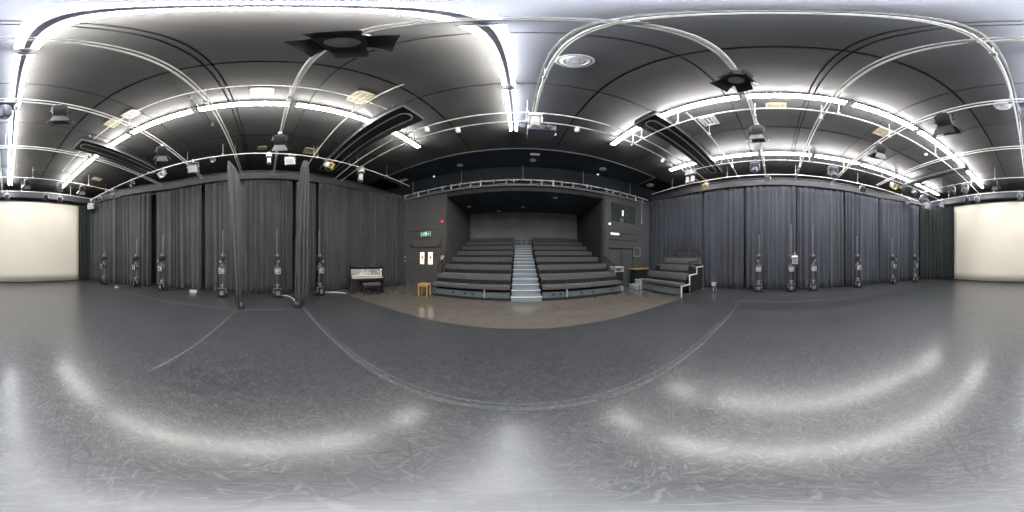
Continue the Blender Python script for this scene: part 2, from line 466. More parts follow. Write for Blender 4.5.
drape([(CX, 4.05), (-6.72, 5.1), (-6.2, 6.2), (-5.92, 6.9)], .02, ZT, 8, 'flat dark drape behind the upright piano reaching the door corner', M['drape'], .07, .24, group=GL)
GLEG = 'curtain legs pulled forward from the piano-side wall'
drape([(-5.06, -.98), (-5.0, -.58)], .03, 5.0, 11, 'narrow curtain leg hanging forward, nearer the screen of the two', M['drape'], .07, .16, group=GLEG, pinch=((0, .5, 0), (.15, .6, .0), (.8, 1.1, -.12), (.93, .7, -.22), (1, .12, -.32)))
drape([(-4.98, .92), (-4.98, 1.38)], .03, 5.0, 12, 'narrow curtain leg hanging forward, nearer the piano of the two', M['drape'], .08, .16, group=GLEG, pinch=((0, .3, 0), (.08, .9, .0), (.5, .85, .03), (.9, .7, .12), (1, .3, .17)))
GR = 'drapes along the bleacher-side wall'
CR = 7.68
for k, (pts, lab) in enumerate((
    ([(7.35, 7.0), (CR, 5.2), (CR, 3.7)], 'blue-black drape hanging behind the small bleacher'),
    ([(CR, 3.62), (CR, 1.5)], 'blue-black drape next to the small bleacher on its screen side'),
    ([(CR - .04, 1.42), (CR - .04, -.95)], 'blue-black drape behind the first three booms from the small bleacher'),
    ([(CR, -1.02), (CR, -3.4)], 'blue-black drape behind the fourth boom from the small bleacher'),
    ([(CR - .02, -3.48), (CR - .05, -5.6)], 'blue-black drape between the fourth and fifth booms from the small bleacher'),
    ([(CR - .08, -5.66), (7.0, -8.45)], 'blue-black drape slanting toward the screen corner behind the last two booms'))):
    drape(pts, .02, ZT, 20 + k, lab, M['drape_cool'], .095, .26, group=GR)
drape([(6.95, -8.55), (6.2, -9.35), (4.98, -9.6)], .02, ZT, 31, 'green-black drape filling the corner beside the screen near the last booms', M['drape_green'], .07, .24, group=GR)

# ------------------------------------------------------------------ fluorescent battens
ZL = 5.76
def batten(half, width, spine, mats):
    bt = empty('ceiling_batten_light', None, 'ceiling light')
    mb = MB(); mb.box((0, 0, .05), (width, 1.80, .035), None, .008)
    if spine: mb.box((0, 0, .01), (.05, 1.70, .05))
    for y in (-.89, .89): mb.box((0, y, .02), (2 * half + .05, .03, .06))
    mb.build('housing', M['grey'], bt)
    for x, m in zip((-half, half), mats): MB().cyl((x, -.87, -.005), (x, .87, -.005), .017, 10).build('tube', M[m], bt)
    for y in (-.6, .6): MB().cyl((0, y, .06), (0, y, ZC - ZL + .01), .008, 6).build('hanger', M['zinc'], bt)
    return bt
for (x, where, half, width, spine, mats) in ((-3.06, 'the row nearest the piano-side drapes', .05, .09, False, ('tube_w', 'tube_w')),
                                (-.15, 'the row passing straight overhead', .078, .125, True, ('tube_w', 'tube_c')),
                                (2.76, 'the next row bleacher-side of overhead', .05, .09, False, ('tube_p', 'tube_p')),
                                (5.72, 'the row nearest the bleacher-side drapes', .05, .09, False, ('tube_p', 'tube_p'))):
    for k in range(7):
        lab = 'lit twin-tube ceiling batten, %s from the seats in %s' % (ORD[k], where)
        at_ = (x, 3.42 - 1.91 * k, ZL)
        if k == 0:
            b0_ = batten(half, width, spine, mats); b0_.location = at_; b0_['label'] = lab; b0_['group'] = 'twin-tube ceiling battens'
        else:
            dup(b0_, at_, 0, lab, 'twin-tube ceiling battens')

# ------------------------------------------------------------------ pipe grid
def pipe(p0, p1, label, r=.018, rail=True, hang=True, up=None, name='hanging_pipe', gap=.10, m='steel'):
    p0, p1 = Vector(p0), Vector(p1)
    t = empty(name, label, 'pipe', p0, 0, 'lighting grid pipes')
    d = p1 - p0
    MB().cyl((0, 0, 0), d, r, 12).build('pipe', M[m], t, True)
    side = Vector((-d.y, d.x, 0)).normalized()
    if rail:
        a = Vector((0, 0, gap * .6)) + side * .052; c = (a + a + d) / 2
        MB().box(c, (d.length, .022, .022), rotz(math.atan2(d.y, d.x))).build('cable_rail', M['steel'], t)
    if hang:
        nn = max(2, int(d.length / 2.6))
        for k in range(nn):
            q = d * ((k + .5) / nn)
            MB().cyl(q, (q.x, q.y, ZC - p0.z + .01), .010, 6).box((q.x, q.y, .02), (.06, .06, .10)).build('hanger', M['zinc'], t)
    return t
ZP = 5.30
px_ = [(-8.80, -5.0, 6.3, 'ninth'), (-7.05, -5.2, 5.7, 'eighth'), (-4.74, -6.5, 6.6, 'seventh'), (-2.66, -6.7, 7.4, 'sixth'), (-.92, -6.7, 7.4, 'fifth'),
       (.40, -6.7, 7.4, 'fourth'), (3.06, -6.6, 6.9, 'third'), (3.40, -6.6, 6.9, 'second')]
for (y, x0, x1, k) in px_:
    pipe((x0, y, ZP + (.0 if y != 3.40 else -.02)), (x1, y, ZP + (.0 if y != 3.40 else -.02)), 'galvanised pipe crossing from drape to drape, the %s from the seating front' % k, rail=(abs(y) < 4.8))
for (x, y0, y1, lab) in ((-5.14, -9.0, 6.4, 'galvanised pipe running along the piano-side drapes above the curtain legs'),
                         (.30, -9.2, 3.5, 'galvanised pipe with cable rail running from screen toward the seats, overhead'),
                         (2.94, -9.2, 3.6, 'galvanised pipe beside the batten row on the bleacher side of the middle'),
                         (5.62, -9.0, 3.5, 'galvanised pipe under the batten row nearest the bleacher-side drapes'),
                         (6.86, -8.2, 6.5, 'galvanised pipe closest to the bleacher-side drapes')):
    pipe((x, y0, ZP + .055), (x, y1, ZP + .055), lab, rail=(x == .30))
pipe((-2.38, -6.8, ZP + .42), (-2.38, 2.6, ZP + .42), 'thin conduit running along the ceiling beside the piano-side battens', .013, False, False)
pipe((-6.4, 1.65, ZP + .12), (-1.42, 1.65, ZP + .12), 'short pipe crossing only the piano-side half, beside the long duct', .017, False)
pipe((2.7, 1.64, ZP + .12), (7.2, 1.64, ZP + .12), 'short pipe crossing only the bleacher-side half, beside the duct', .017, False)
pipe((-4.5, -1.26, ZC - .12), (-2.0, -1.26, ZC - .12), 'short black bar close under the ceiling on the piano side', .02, False, True, m='black')
# truss pipe across the front wall with a cable loom
t = pipe((-6.7, 6.98, 5.12), (7.0, 6.98, 5.12), 'pipe wrapped in cables along the front wall above the seating recess', .03, False, True)
mb = MB(); pts = []
for k in range(120):
    x = .1 + 13.5 * k / 119
    pts.append((x, -.05 * math.cos(k * 1.3) - .02, .03 * math.sin(k * 1.3) - .02 - .05 * abs(math.sin(k * .31))))
mb.tube(pts, .014, 5); mb.build('cable_loom', M['black'], t)
MB().cyl((.2, .06, -.24), (13.5, .06, -.24), .03, 10).build('lower_pipe', M['zinc'], t, True)
mb = MB()
pts = [(.1 + 13.5 * k / 59, .0, -.20 - .03 * math.sin(k * .9)) for k in range(60)]
mb.tube(pts, .012, 5); mb.build('cable', M['zinc'], t)
rnd = random.Random(3)
for k in range(26):
    x = .4 + 12.8 * k / 25 + rnd.uniform(-.2, .2)
    h = rnd.uniform(.08, .26)
    MB().box((x, -.03, -.05 - h / 2), (.06, .07, h), None, .01).box((x, 0, .02), (.05, .08, .06)).build('socket_box', M['zinc' if k % 3 else 'white'], t)

# ------------------------------------------------------------------ air ducts hung on the ceiling
def duct(x0, x1, y, w, label, z=5.52):
    L = abs(x1 - x0)
    t = empty('ceiling_air_duct', label, 'air duct', ((x0 + x1) / 2, y, z), 0, 'long dark ceiling air ducts')
    MB().box((0, 0, .13), (L, w, .22), None, .03).build('casing', M['black'], t)
    mb = MB()
    def track(hl, hw, zz, th):
        pts = []
        for k in range(13):
            a = -PI / 2 + PI * k / 12
            pts.append((hl - hw + hw * math.cos(a), hw * math.sin(a), zz))
        for k in range(13):
            a = PI / 2 + PI * k / 12
            pts.append((-hl + hw + hw * math.cos(a), hw * math.sin(a), zz))
        pts.append(pts[0])
        mb.tube(pts, th, 6)
    track(L / 2 - .12, w * .22, .0, .022)
    mb.build('slot_trim', M['silver'], t)
    mb = MB()
    for s_ in (-1, 1):
        mb.box((0, s_ * w * .49, .02), (L * .99, .03, .05)); 
        mb.box((s_ * L * .497, 0, .02), (.03, w, .05))
    mb.build('rim', M['grey'], t)
    for sx in (-.42, .42):
        for sy in (-.4, .4):
            MB().cyl((L * sx, w * sy, .22), (L * sx, w * sy, ZC - z + .01), .012, 6).build('hanger', M['zinc'], t)
    return t
duct(-6.35, -1.95, 2.62, .72, 'long dark ceiling duct above the piano')
duct(2.45, 6.62, 2.56, .66, 'long dark ceiling duct leading toward the small bleacher')
duct(-5.6, -2.0, -4.38, .62, 'long dark ceiling duct on the piano side toward the screen')
duct(2.55, 6.5, -6.12, .34, 'slim grey-edged ceiling duct on the bleacher side toward the screen')
# ------------------------------------------------------------------ ceiling vents and detectors
def vent(x, y, sx, sy, label, m='cream', z=ZC, slots=2):
    t = empty('ceiling_vent', label, 'vent', (x, y, z))
    mb = MB()
    fw = .05
    mb.box((0, sy / 2 - fw / 2, -.012), (sx, fw, .03)); mb.box((0, -sy / 2 + fw / 2, -.012), (sx, fw, .03))
    mb.box((sx / 2 - fw / 2, 0, -.012), (fw, sy, .03)); mb.box((-sx / 2 + fw / 2, 0, -.012), (fw, sy, .03))
    mb.build('frame', M[m], t)
    mb = MB()
    for k in range(slots):
        mb.box((0, -sy / 2 + sy * (k + 1) / (slots + 1), -.008), (sx - .08, .05, .016), rotx(.4))
    mb.box((0, 0, -.005), (.03, sy - .06, .010)); mb.build('louvre', M[m], t)
    MB().box((0, 0, -.002), (sx - .06, sy - .06, .003)).build('backing', M['zinc'], t)
    return t
for (px, py, sx, sy, lab) in ((262, 91, .26, .40, 'yellowed ceiling vent over the piano-side battens, near the crossing pipes'),
                              (360, 97, .46, .36, 'large yellowed ceiling vent beside the long duct above the piano'),
                              (310, 151, .42, .44, 'yellowed square vent high above the second curtain leg'),
                              (113, 123, .32, .40, 'yellowed ceiling vent beside the duct on the piano side toward the screen'),
                              (97, 179, .5, .3, 'yellowed ceiling vent near the screen corner by the drapes'),
                              (776, 106, .25, .42, 'yellowed ceiling vent just past the first batten row toward the bleacher side'),
                              (882, 132, .40, .40, 'yellowed square vent between the two bleacher-side batten rows'),
                              (262, 148, .22, .34, 'small yellowed vent above the broad drape on the piano side')):
    p = at(px, py, ZC - .01); vent(p.x, p.y, sx, sy, lab)
for (px, py, sx, sy, lab) in ((131, 114, .26, .42, 'white rectangular ceiling vent beside a yellowed one on the piano side'),
                              (709, 121, .42, .42, 'white square ceiling vent beside the duct near the small bleacher'),
                              (880, 131, .0, .0, ''),
                              (404, 180, .44, .26, 'white rectangular vent in the navy ceiling near the door corner'),
                              (876, 130, .0, .0, '')):
    if sx:
        p = at(px, py, ZC - .01); vent(p.x, p.y, sx, sy, lab, 'white', ZC, 3)
def diffuser(p, r, label, cat='vent', name='ceiling_diffuser', m='silver', rings=3):
    t = empty(name, label, cat, p)
    MB().lathe([(r * .86, 0), (r, -.005), (r * .97, -.03), (r * .86, -.03), (r * .84, 0)], n=32).build('frame', M[m], t, True)
    mb = MB()
    for k in range(rings):
        a = r * (.72 - .22 * k)
        mb.lathe([(a, -.005), (a + .015, -.02), (a - .022, -.045), (a - .03, -.03), (a, -.005)], n=28)
    mb.lathe([(0, -.02), (r * .12, -.02), (r * .12, -.05), (0, -.05)], n=16)
    for k in range(4):
        mb.box((0, 0, -.012), (r * 1.7, .015, .02), rotz(PI * k / 4))
    mb.build('louvre', M[m], t, True)
    MB().lathe([(0, -.001), (r * .85, -.001), (r * .85, 0), (0, 0)], n=28).build('backing', M['grey'], t)
    return t
diffuser(at(575, 61, ZC - .002), .21, 'large round ceiling diffuser beside the overhead pipe toward the seats')
diffuser(at(1003, 105, ZC - .002), .20, 'large round ceiling diffuser beside the overhead pipe toward the screen')
diffuser(at(650, 185, ZC - .002), .24, 'round diffuser in the ceiling above the wooden counter')
diffuser(at(603, 169, ZC - .002), .16, 'round diffuser in the navy ceiling on the control room side', rings=2)
for (px, py, lab) in ((460, 165, 'round grey downlight in the navy ceiling above the piano-side seats'), (533, 160, 'round grey downlight in the navy ceiling above the stairs')):
    t = empty('ceiling_downlight', lab, 'downlight', at(px, py, ZC - .005))
    MB().lathe([(.10, 0), (.13, -.01), (.12, -.035), (.09, -.03), (.085, 0)], n=24).build('rim', M['silver'], t, True)
    MB().lathe([(0, -.012), (.088, -.012), (.088, .0), (0, 0)], n=24).build('lens', M['gel'], t, True)
for (px, py, z, lab) in ((434, 176, ZC, 'tiny lit white spot in the navy ceiling near the exit door'), (598, 174, ZC, 'tiny lit white spot in the navy ceiling near the control room'),
                         (926, 154, ZC, 'small lit round detector between the bleacher-side batten rows')):
    t = empty('ceiling_smoke_detector', lab, 'detector', at(px, py, z - .002))
    MB().lathe([(.065, 0), (.07, -.02), (.055, -.035), (0, -.035)], n=20).build('body', M['white'], t, True)
    MB().lathe([(.045, -.034), (.04, -.05), (0, -.052)], n=16).build('lens', M['spark'], t, True)
t = empty('ceiling_emergency_light', 'small pale rectangular fitting in the navy ceiling above the stairs', 'light fitting', at(535, 154, ZC - .002))
MB().box((0, 0, -.02), (.36, .12, .04), None, .01).build('housing', M['white'], t); MB().box((0, 0, -.045), (.32, .09, .02)).build('diffuser', M['gel'], t)
for (px, py, lab) in ((469, 206.5, 'small downlight in the recess ceiling on the piano side'), (523, 207, 'small downlight in the recess ceiling over the upper stairs'),
                      (555.5, 197.5, 'small downlight in the recess ceiling toward the control room'), (499, 211, 'small downlight in the recess ceiling, deepest in')):
    t = empty('ceiling_downlight', lab, 'downlight', at(px, py, OZ - .003))
    MB().lathe([(.10, 0), (.13, -.01), (.12, -.035), (.09, -.03), (.085, 0)], n=20).build('rim', M['silver'], t, True)
    MB().lathe([(0, -.012), (.088, -.012), (.088, .0), (0, 0)], n=20).build('lens', M['gel'], t, True)

# ------------------------------------------------------------------ stage lamps
def clamp(mb):
    mb.box((0, 0, -.03), (.06, .05, .05)); mb.lathe([(.03, -.025), (.046, -.025), (.046, .025), (.03, .025), (.03, -.025)], axis=(0, 1, 0), n=12)
    mb.cyl((0, 0, -.05), (0, 0, -.11), .012, 8)
def yoke(mb, w, dz):
    mb.box((0, 0, -.115), (w, .035, .012)); 
    for s_ in (-1, 1): mb.box((s_ * w / 2, 0, -.115 - dz / 2), (.010, .035, dz))
    for s_ in (-1, 1): mb.cyl((s_ * (w / 2 - .02), 0, -.115 - dz + .02), (s_ * (w / 2 + .03), 0, -.115 - dz + .02), .022, 10)
def put(t, loc, yaw):
    t.location = loc; t.rotation_euler = (0, 0, -R(yaw)); return t
def tilted(mb, tilt, zc): return mb.xf(Matrix.Translation((0, 0, zc)) @ rotx(-R(tilt)))
def fresnel(label, loc, yaw, tilt, body='black', top='black', door=.19, sc=1.0, lens='lens'):
    t = empty('stage_spotlight', label, 'stage light')
    q = MB(); clamp(q); q.build('clamp', M['zinc'], t)
    q = MB(); yoke(q, .31, .20); q.build('yoke', M['zinc'] if body != 'black' else M['black'], t)
    zc = -.295
    q = MB(); q.box((0, -.02, 0), (.26, .26, .26), None, .035); q.box((0, -.165, 0), (.18, .05, .18), None, .02); q.box((0, .12, 0), (.28, .03, .28))
    body_o = tilted(q, tilt, zc).build('body', M[body], t, True)
    q = MB()
    for k in range(4): q.box((0, -.10 + k * .045, .138), (.17, .018, .02))
    q.box((0, -.03, .15), (.22, .24, .03)); tilted(q, tilt, zc).build('heat_vent', M[top], body_o)  # a white vent paints in the light falling on the lamp's top
    q = MB(); q.lathe([(0, .165), (.05, .160), (.10, .142), (.105, .125), (0, .125)], axis=(0, 1, 0), n=24)
    tilted(q, tilt, zc).build('lens', M[lens], body_o, True)
    for k in range(4):
        q = MB()
        w0, w1, h = .24, (.24 if k % 2 else .36), door
        q.prism([(-w0 / 2, 0), (w0 / 2, 0), (w1 / 2, h), (-w1 / 2, h)], (0, 0, 0), (1, 0, 0), (0, .78, .62), (0, -.004, .005))
        q.xf(Matrix.Translation((0, .138, 0)) @ Matrix.Rotation(PI / 2 * k, 4, 'Y') @ Matrix.Translation((0, 0, .135)))
        tilted(q, tilt, zc).build('barn_door', M['black'], t)
    t.scale = (sc,) * 3
    return put(t, loc, yaw)
def profile(label, loc, yaw, tilt, m='silver', sc=1.0):
    t = empty('stage_spotlight', label, 'stage light')
    q = MB(); clamp(q); q.build('clamp', M['zinc'], t)
    q = MB(); yoke(q, .25, .16); q.build('yoke', M['black'], t)
    zc = -.255
    q = MB(); q.lathe([(0, -.30), (.09, -.29), (.115, -.24), (.115, -.05), (.085, 0), (0, 0)], axis=(0, 1, 0), n=20); tilted(q, tilt, zc).build('lamp_housing', M[m], t, True)
    q = MB(); q.box((0, .03, 0), (.19, .10, .19), None, .015); tilted(q, tilt, zc).build('gate', M['black'], t)
    q = MB(); q.lathe([(.06, .05), (.078, .06), (.078, .30), (.092, .31), (.092, .37), (.075, .37), (.07, .33), (.06, .05)], axis=(0, 1, 0), n=20); barrel = tilted(q, tilt, zc).build('barrel', M[m], t, True)
    q = MB(); q.lathe([(0, .35), (.05, .345), (.074, .335), (0, .33)], axis=(0, 1, 0), n=20); tilted(q, tilt, zc).build('lens', M['lens'], barrel, True)
    t.scale = (sc,) * 3
    return put(t, loc, yaw)
def par(label, loc, yaw, tilt, m='black', lens='lens', sc=1.0, frame='black'):
    t = empty('stage_spotlight', label, 'stage light')
    q = MB(); clamp(q); q.build('clamp', M['zinc'], t)
    q = MB(); yoke(q, .27, .18); q.build('yoke', M['zinc'], t)
    zc = -.275
    q = MB(); q.lathe([(0, -.17), (.07, -.165), (.10, -.12), (.118, -.03), (.118, .16), (.108, .16), (.10, .0), (0, -.02)], axis=(0, 1, 0), n=24); body_o = tilted(q, tilt, zc).build('body', M[m], t, True)
    q = MB(); q.lathe([(0, .10), (.06, .09), (.107, .07), (0, .05)], axis=(0, 1, 0), n=24); tilted(q, tilt, zc).build('lens', M[lens], body_o, True)
    q = MB()
    for k in range(4): q.xf(roty(PI / 2)); q.box((0, .165, .115), (.25, .014, .03))
    tilted(q, tilt, zc).build('gel_frame', M[frame], t)
    t.scale = (sc,) * 3
    return put(t, loc, yaw)
def mover(label, loc, yaw, tilt, m='lilac', sc=1.0):
    t = empty('moving_head_spotlight', label, 'stage light')
    q = MB(); clamp(q); q.xf(Matrix.Translation((0, 0, 0))); q.build('clamp', M['zinc'], t)
    MB().box((0, 0, -.16), (.32, .26, .12), None, .02).build('base', M[m], t, True)
    q = MB()
    q.box((0, 0, -.235), (.34, .12, .035), None, .01)
    for s_ in (-1, 1): q.box((s_ * .155, 0, -.36), (.035, .12, .26), None, .012)
    q.build('yoke', M[m], t, True)
    q = MB(); q.lathe([(0, -.15), (.08, -.15), (.115, -.09), (.12, .10), (.10, .17), (.085, .17), (.085, .15), (0, .15)], axis=(0, 1, 0), n=24)
    head = tilted(q, tilt, -.42).build('head', M[m], t, True)
    q = MB(); q.lathe([(0, .168), (.05, .165), (.084, .155), (0, .15)], axis=(0, 1, 0), n=20); tilted(q, tilt, -.42).build('lens', M['lensblue'], head, True)
    t.scale = (sc,) * 3
    return put(t, loc, yaw)
def flood(label, loc, yaw, tilt, m='lilac', sc=1.0):
    t = empty('hanging_spotlight_flood', label, 'stage light')
    q = MB(); clamp(q); q.build('clamp', M['zinc'], t)
    q = MB(); yoke(q, .40, .22); q.build('yoke', M['zinc'], t)
    zc = -.315
    q = MB(); q.prism([(-.20, -.22), (.20, -.22), (.16, .10), (-.16, .10)], (0, -.10, 0), (1, 0, 0), (0, 0, 1), (0, .20, 0)); q.box((0, -.12, -.06), (.2, .05, .2))
    tilted(q, tilt, zc).build('casing', M[m], t)
    q = MB(); q.box((0, .103, -.07), (.30, .012, .22)); tilted(q, tilt, zc).build('lens', M['lens'], t)
    t.scale = (sc,) * 3
    return put(t, loc, yaw)

def on_pipe(px, py, axis, val, z=ZP - .0):
    """grid point on the pipe x=val or y=val in the direction px"""
    a = (px - 519.4) / 1024 * 2 * PI
    if axis == 'y': return Vector((val * math.tan(a), val, z))
    return Vector((val, val / math.tan(a), z + .055))
# pipe just beyond the camera (fourth from the seats)
fresnel('big black spotlight with open barn doors overhead, nearest the camera', on_pipe(335, 38, 'y', .40) + Vector((.07, 0, 0)), 40, 86, door=.22, sc=1.0)
fresnel('black barn-door spotlight overhead beside the first bleacher-side batten row', on_pipe(738, 74, 'y', .40), 20, 80, sc=.92)
fresnel('black barn-door spotlight on the same crossing pipe, midway to the bleacher-side wall', on_pipe(757, 128, 'y', .40), 90, 62, top='white')
fresnel('black barn-door spotlight with lit top painted white on the crossing pipe above the broad drape', on_pipe(280, 129, 'y', .40), -80, 50, body='black', top='white', sc=1.1)
# pipe toward the screen (sixth)
fresnel('black barn-door spotlight above the floor tape, on the piano side of the overhead battens', on_pipe(60, 110, 'y', -2.66), 200, 55, body='black', top='white')
mover('pale moving-head lamp beside the overhead batten row toward the screen', on_pipe(5, 103, 'y', -2.66), 180, 70)
fresnel('black barn-door spotlight with lit top painted white by the piano-side battens toward the screen', on_pipe(162, 147, 'y', -2.66), 235, 45, body='black', top='white')
fresnel('black barn-door spotlight with wide flaps, near the round screen-side diffuser', on_pipe(945, 120, 'y', -2.66), 170, 50, body='black', top='silver', door=.24, sc=1.15)
fresnel('black barn-door spotlight between the two bleacher-side batten rows', on_pipe(880, 147, 'y', -2.66), 100, 58, body='black', top='white', door=.22)
# along the piano-side drapes
GP = 'lamps on the pipe along the piano-side drapes'
profile('white profile spotlight hanging upright just screen-side of the second curtain leg', on_pipe(269, 156, 'x', -5.14), 90, 82, 'white', .8)
flood('white square floodlight with ring lens beside the second curtain leg', on_pipe(290, 157, 'x', -5.14), 110, 20, 'white', .85)
par('white lamp with a yellow tag above the drape beside the piano', on_pipe(328, 160, 'x', -5.14), 60, 30, 'white', 'lens', 1.0, 'yellow')
profile('silver profile spotlight hanging steeply above the piano', on_pipe(361, 166, 'x', -5.14), 140, 78, 'silver', 1.15)
flood('pale square floodlight on the piano-side pipe just screen-side of the first curtain leg', on_pipe(193, 163, 'x', -5.14), 80, 35, 'lilac', 1.0)
par('white round lamp on the piano-side pipe above the first wide drape gap', on_pipe(163, 172, 'x', -5.14), 100, 40, 'white', 'lens', 1.0, 'zinc')
par('small white lamp close to the first curtain leg on its screen side', on_pipe(213, 162, 'x', -5.14), 90, 40, 'silver', 'lens', .6)
# bleacher side
profile('white spotlight hanging straight down near the small bleacher, nearer the seats of a pair', on_pipe(688, 172, 'x', 5.62), 270, 84, 'white', 1.05)
profile('white spotlight hanging straight down near the small bleacher, farther from seats in its pair', on_pipe(693, 171, 'x', 5.62), 270, 84, 'white', 1.05)
par('white lamp with yellow gel frame at the wall end of the small-bleacher duct', on_pipe(706, 177, 'x', 6.86), 270, 40, 'white', 'lens', 1.0, 'yellow')
mover('pale blue-lensed moving head above the first boom from the small bleacher', on_pipe(755, 166, 'x', 5.62), 270, 60, 'lilac', 1.0)
par('white small lamp above the gap between second and third bleacher-side booms', on_pipe(768, 172, 'x', 6.86), 270, 40, 'silver', 'lens', .8)
mover('grey moving head above the third boom from the small bleacher', on_pipe(833, 167, 'x', 5.62), 270, 60, 'grey', 1.1)
par('white lamp in a yellow frame above the fifth boom from the small bleacher', on_pipe(893, 183, 'x', 5.62), 270, 35, 'white', 'lens', 1.1, 'yellow')
par('black lamp hanging on the bleacher-side pipe above the fourth boom', on_pipe(862, 183, 'x', 6.86), 270, 50, 'black', 'lens', 1.0)
par('grey lamp near the end of the bleacher-side pipe above the sixth boom', on_pipe(914, 193, 'x', 5.62), 270, 50, 'grey', 'lens', 1.0)
for (px, ax, v, k, lab) in ((903, 'x', 5.62, 'p', 'dark lamp crowded into the bleacher-side screen corner, nearest the fifth boom'), (908, 'x', 6.86, 'm', 'dark moving head above the sixth boom from the small bleacher'),
                      (921, 'x', 6.1, 'p', 'dark lamp in the screen corner over the drapes, bleacher side'), (925, 'x', 5.62, 'm', 'dark moving head hanging in the bleacher-side screen corner'),
                      (100, 'x', -5.14, 'p', 'dark lamp crowded into the piano-side screen corner'), (113, 'x', -5.14, 'm', 'dark moving head near the piano-side screen corner'), (132, 'x', -5.14, 'p', 'dark lamp on the piano-side pipe between screen corner and first curtain leg')):
    (par if k == 'p' else mover)(lab, on_pipe(px, 0, ax, v), 270 if v > 0 else 90, 40, 'black' if k == 'p' else 'grey')
# row in front of the screen
GB = 'lamps on the pipe in front of the screen'
for (px, lab, kind, yaw) in ((7, 'dark blue-lensed lamp near the middle of the screen top, right under the overhead pipe', 'par', 180),
                             (46, 'piano-side pair of lamps before the screen, the one farther from the corner', 'par', 190),
                             (60, 'piano-side pair of lamps before the screen, the one nearer the corner', 'par', 195),
                             (967, 'bleacher-side pair of lamps before the screen, the one nearer the corner', 'par', 170),
                             (977, 'bleacher-side pair of lamps before the screen, the one farther from the corner', 'par', 175),
                             (1020, 'blue-lensed lamp in front of the screen just bleacher-side of the overhead pipe', 'par', 180)):
    par(lab, on_pipe(px, 0, 'y', -8.80), yaw, 25, 'black' if px in (46, 967, 60) else 'lilac', 'lensblue', 1.1).__setitem__('group', GB)
flood('grey box floodlight hanging at the piano-side corner of the screen', at(91, 200, 5.28), 60, 10, 'zinc', 1.15)
flood('grey box floodlight at the bleacher-side screen corner, the one over the drapes', at(928, 200, 5.28), 250, 10, 'lilac', 1.25)
flood('grey box floodlight at the bleacher-side screen corner, the one beside the screen edge', at(942, 199, 5.28), 235, 10, 'lilac', 1.2)
for (px, lab, kind, yaw, m_) in ((27, 'lamp with painted-lit top on the second pipe out from the screen, by the overhead battens', 'f', 180, 'black'),
                           (60, 'lilac-grey square lamp on the second pipe out from the screen', 'f', 190, 'lilac'),
                           (82, 'lamp with painted-lit top on the second pipe out from the screen, toward the piano-side drapes', 'f', 200, 'black'),
                           (995, 'black barn-door lamp on the second pipe out from the screen, near the overhead pipe', 'f', 180, 'black'),
                           (965, 'grey moving head on the second pipe out from the screen, bleacher side', 'm', 180, 'grey'),
                           (952, 'dark moving head next to a grey one on the second pipe out from the screen', 'm', 180, 'black')):
    p = on_pipe(px, 0, 'y', -7.05)
    (fresnel if kind == 'f' else mover)(lab, p, yaw, 50, m_, **({'top': 'white', 'sc': .9} if kind == 'f' else {}))  # white tops here are painted-in top light
# seats-side pipe
t = empty('ceiling_projector', 'lilac-grey projector hung above the front of the stairs', 'projector', (.47, 3.55, 4.98))
MB().box((0, 0, .02), (.60, .46, .20), None, .025).build('body', M['lilac'], t, True)
MB().lathe([(.05, 0), (.075, .0), (.075, .07), (.05, .07), (.05, 0)], (.12, -.23, .02), (0, -1, 0), 20).build('lens_ring', M['grey'], t, True)
MB().lathe([(0, .05), (.052, .04), (.052, .0), (0, 0)], (.12, -.23, .02), (0, -1, 0), 16).build('lens', M['lens'], t, True)
MB().box((-.12, 0, .19), (.16, .2, .14)).cyl((-.12, -.1, .25), (-.12, -.1, .42), .03, 12).build('mount', M['white'], t)
MB().tube([(.3, .1, .02), (.36, .12, .06), (.37, .14, .14), (.32, .1, .2), (.1, 0, .35)], .012, 6).build('cable', M['white'], t)
mover('white moving head above the projector on the overhead pipe end', Vector((.30, 3.06, ZP - .03)), 0, 60, 'white', .8)
for (px, yv, m_, lab) in ((427, 3.06, 'white', 'small white lamp on the third crossing pipe above the piano-side seats'), (458, 3.40, 'white', 'small white lamp on the second crossing pipe near the overhead battens'),
                       (577, 3.40, 'white', 'small white lamp on the second crossing pipe, bleacher side of the projector'), (663, 3.40, 'silver', 'small silver lamp on the second crossing pipe under the bleacher-side duct')):
    par(lab, on_pipe(px, 0, 'y', yv, ZP - .02), 0, 60, m_, 'lens', .45)

